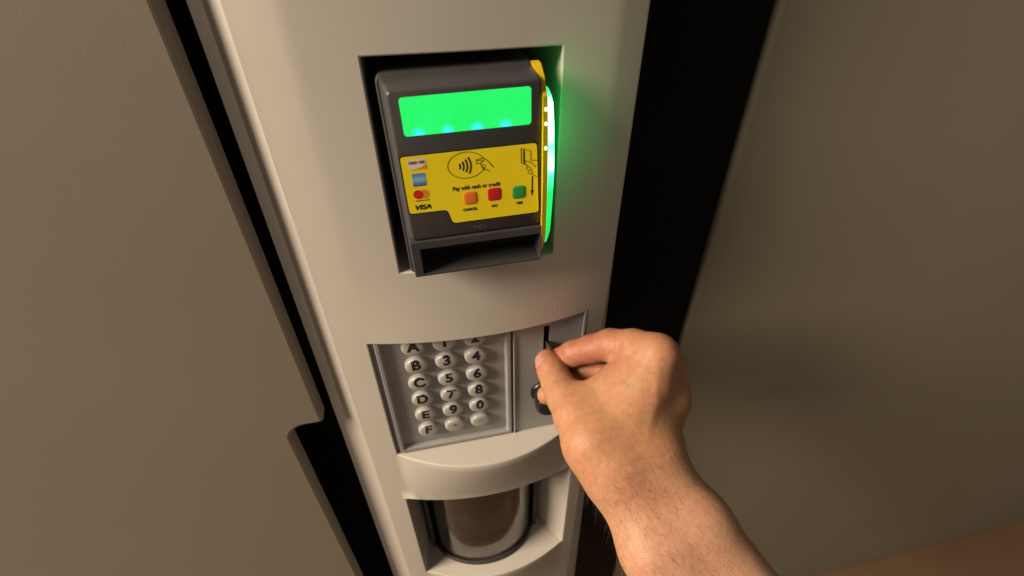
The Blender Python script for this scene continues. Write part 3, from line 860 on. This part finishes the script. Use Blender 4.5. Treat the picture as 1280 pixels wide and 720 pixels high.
    me.polygons.foreach_set('use_smooth', np.ones(len(F), bool))
    me.update(calc_edges=True); me.validate()
    at_ = me.attributes.new('redness', 'FLOAT', 'POINT'); at_.data.foreach_set('value', red.astype(np.float32))
    at_ = me.attributes.new('paleness', 'FLOAT', 'POINT'); at_.data.foreach_set('value', pale.astype(np.float32))
    return me, V, normals(V)

M_SKIN = bpy.data.materials.new('skin'); M_SKIN.use_nodes = True
nt = M_SKIN.node_tree; N = nt.nodes; L = nt.links; b = N['Principled BSDF']
tc = N.new('ShaderNodeTexCoord')
at_ = N.new('ShaderNodeAttribute'); at_.attribute_name = 'redness'
n1 = N.new('ShaderNodeTexNoise'); n1.inputs['Scale'].default_value = 55; n1.inputs['Detail'].default_value = 6; n1.inputs['Roughness'].default_value = 0.6
L.new(tc.outputs['Object'], n1.inputs['Vector'])
mr = N.new('ShaderNodeMapRange'); mr.inputs[1].default_value = 0.36; mr.inputs[2].default_value = 0.66; L.new(n1.outputs['Fac'], mr.inputs[0])
mx = N.new('ShaderNodeMix'); mx.data_type = 'RGBA'; L.new(mr.outputs[0], mx.inputs[0])
mx.inputs[6].default_value = (0.385, 0.218, 0.108, 1); mx.inputs[7].default_value = (0.425, 0.198, 0.118, 1)
mx2 = N.new('ShaderNodeMix'); mx2.data_type = 'RGBA'; L.new(at_.outputs['Fac'], mx2.inputs[0]); ap_ = N.new('ShaderNodeAttribute'); ap_.attribute_name = 'paleness'
mxp = N.new('ShaderNodeMix'); mxp.data_type = 'RGBA'; L.new(ap_.outputs['Fac'], mxp.inputs[0]); L.new(mx.outputs[2], mxp.inputs[6]); mxp.inputs[7].default_value = (0.455, 0.262, 0.172, 1)
L.new(mxp.outputs[2], mx2.inputs[6]); mx2.inputs[7].default_value = (0.35, 0.118, 0.084, 1)
n2 = N.new('ShaderNodeTexNoise'); n2.inputs['Scale'].default_value = 420; n2.inputs['Detail'].default_value = 4; L.new(tc.outputs['Object'], n2.inputs['Vector'])
mx3 = N.new('ShaderNodeMix'); mx3.data_type = 'RGBA'; mx3.blend_type = 'MULTIPLY'; mx3.inputs[0].default_value = 0.22
L.new(mx2.outputs[2], mx3.inputs[6]); n5 = N.new('ShaderNodeTexNoise'); n5.inputs['Scale'].default_value = 230; n5.inputs['Detail'].default_value = 5; L.new(tc.outputs['Object'], n5.inputs['Vector'])
r5 = N.new('ShaderNodeValToRGB'); r5.color_ramp.elements[0].position = 0.3; r5.color_ramp.elements[0].color = (0.78, 0.66, 0.62, 1); r5.color_ramp.elements[1].position = 0.65; r5.color_ramp.elements[1].color = (1, 1, 1, 1)
L.new(n5.outputs['Fac'], r5.inputs[0]); L.new(r5.outputs[0], mx3.inputs[7])
mx3.inputs[0].default_value = 0.55
L.new(mx3.outputs[2], b.inputs['Base Color'])
b.inputs['Roughness'].default_value = 0.5; b.inputs['Specular IOR Level'].default_value = 0.35
b.inputs['Subsurface Weight'].default_value = 0.25; b.inputs['Subsurface Radius'].default_value = (1.0, 0.35, 0.18); b.inputs['Subsurface Scale'].default_value = 0.003
vo = N.new('ShaderNodeTexVoronoi'); vo.feature = 'DISTANCE_TO_EDGE'; vo.inputs['Scale'].default_value = 620
wp = N.new('ShaderNodeTexNoise'); wp.inputs['Scale'].default_value = 150; L.new(tc.outputs['Object'], wp.inputs['Vector'])
wm = N.new('ShaderNodeVectorMath'); wm.operation = 'MULTIPLY_ADD'; wm.inputs[1].default_value = (0.003, 0.003, 0.003)
L.new(wp.outputs['Color'], wm.inputs[0]); L.new(tc.outputs['Object'], wm.inputs[2]); L.new(wm.outputs[0], vo.inputs['Vector'])
ad = N.new('ShaderNodeMath'); ad.operation = 'MULTIPLY_ADD'; ad.inputs[1].default_value = 0.8; L.new(n2.outputs['Fac'], ad.inputs[0]); L.new(vo.outputs['Distance'], ad.inputs[2])
bp = N.new('ShaderNodeBump'); bp.inputs['Strength'].default_value = 0.5; bp.inputs['Distance'].default_value = 0.0004
L.new(ad.outputs[0], bp.inputs['Height']); L.new(bp.outputs[0], b.inputs['Normal'])

hm, HV, HN = hand_mesh()
person = link('person', hm, M_SKIN)
tag(person, 'bare right hand and hairy forearm pushing a coin into the coin slot', 'person')

# hairs on the forearm
def hairs():
    rg = random.Random(5); V = []; F = []
    axis = P(838, 676, .322) - P(795, 596, .337); axis /= np.linalg.norm(axis)
    rel = (HV - P(795, 596, .337)) @ axis
    cand = np.where((rel > -0.012) & (rel < 0.16))[0]
    view = (HV - CAM_P); view /= np.linalg.norm(view, axis=1)[:, None]
    side = CAM_R @ np.array([-0.86, -0.42, 0.0])
    for _ in range(2600):
        i = int(rg.choice(cand)); n = HN[i]
        under = float(n @ side)                       # thumb side of the arm carries the longer, darker hairs
        fc = -float(n @ view[i])
        if under < -0.2 and rg.random() < 0.75: continue
        if fc > 0.45 and rg.random() < 0.35: continue
        ln = rg.uniform(0.004, 0.011) if under > 0.3 else rg.uniform(0.005, 0.011)
        lift = rg.uniform(0.45, 0.9) if under > 0.3 else rg.uniform(0.12, 0.3)
        d0 = n * lift + axis * rg.uniform(0.3, 0.9) + np.array([rg.uniform(-.35, .35) for _ in range(3)])
        d0 /= np.linalg.norm(d0)
        bend = axis * 0.5 + np.array([rg.uniform(-.5, .5), rg.uniform(-.5, .5), rg.uniform(-.6, .2)]) - n * (0.1 if under > 0.3 else 0.0)
        p = HV[i] - n * 0.0003; k0 = len(V); r0 = rg.uniform(0.00003, 0.00005) if under > 0.3 else rg.uniform(0.00005, 0.00008)
        a = np.cross(d0, [0.3, 0.5, 0.8]); a /= np.linalg.norm(a); c2 = np.cross(d0, a)
        for s in range(5):
            t = s / 4; q = p + d0 * ln * t + bend * ln * 0.35 * t * t
            r = r0 * (1 - 0.7 * t)
            for m_ in range(3):
                th = 2.094 * m_; V.append(q + (a * math.cos(th) + c2 * math.sin(th)) * r)
            if s:
                for m_ in range(3):
                    e = k0 + (s - 1) * 3; m2 = (m_ + 1) % 3
                    F.append((e + m_, e + m2, e + 3 + m2, e + 3 + m_))
    me = bpy.data.meshes.new('hair'); me.from_pydata([tuple(v) for v in V], [], F)
    return me
M_HAIR = material('arm_hair', (0.035, 0.02, 0.012, 1), 0.45)
tag(link('hair', hairs(), M_HAIR, person), kind='stuff')

# thumbnail
def nail():
    c0 = P(676.0, 449.5, .3930); 
    ax = P(684.5, 451, .3935) - P(698, 481, .379); ax /= np.linalg.norm(ax)          # towards the tip
    nrm = CAM_R @ np.array([-0.93, 0.12, 0.34]); nrm -= ax * (nrm @ ax); nrm /= np.linalg.norm(nrm)
    sd = np.cross(ax, nrm)
    ctr = P(685, 452.5, .3930)
    V = []; F = []; nu, nv = 11, 11
    for layer in (0, 1):
        for i in range(nu):
            for j in range(nv):
                s = (i / (nu - 1) - .5) * 2; t = j / (nv - 1)
                th = s * 0.85 * (0.86 + 0.14 * math.sin(math.pi * min(1, t + .3)))
                L_ = -0.0085 + t * 0.0135 - 0.0016 * s * s * (1 if t > .5 else -0.6)
                r = 0.01145 - layer * 0.0006 - 0.0016 * max(0, t - .6) / .4 - 0.0006 * s * s
                V.append(ctr + ax * L_ + (nrm * math.cos(th) + sd * math.sin(th)) * r)
    for layer in (0, 1):
        for i in range(nu - 1):
            for j in range(nv - 1):
                a = layer * nu * nv + i * nv + j
                F.append((a, a + 1, a + nv + 1, a + nv))
    return mesh('thumbnail', V, F)
M_NAIL = material('nail', (0.42, 0.215, 0.185, 1), 0.3, var=0.05, vscale=200)
link('thumbnail', nail(), M_NAIL, person, smooth=180)
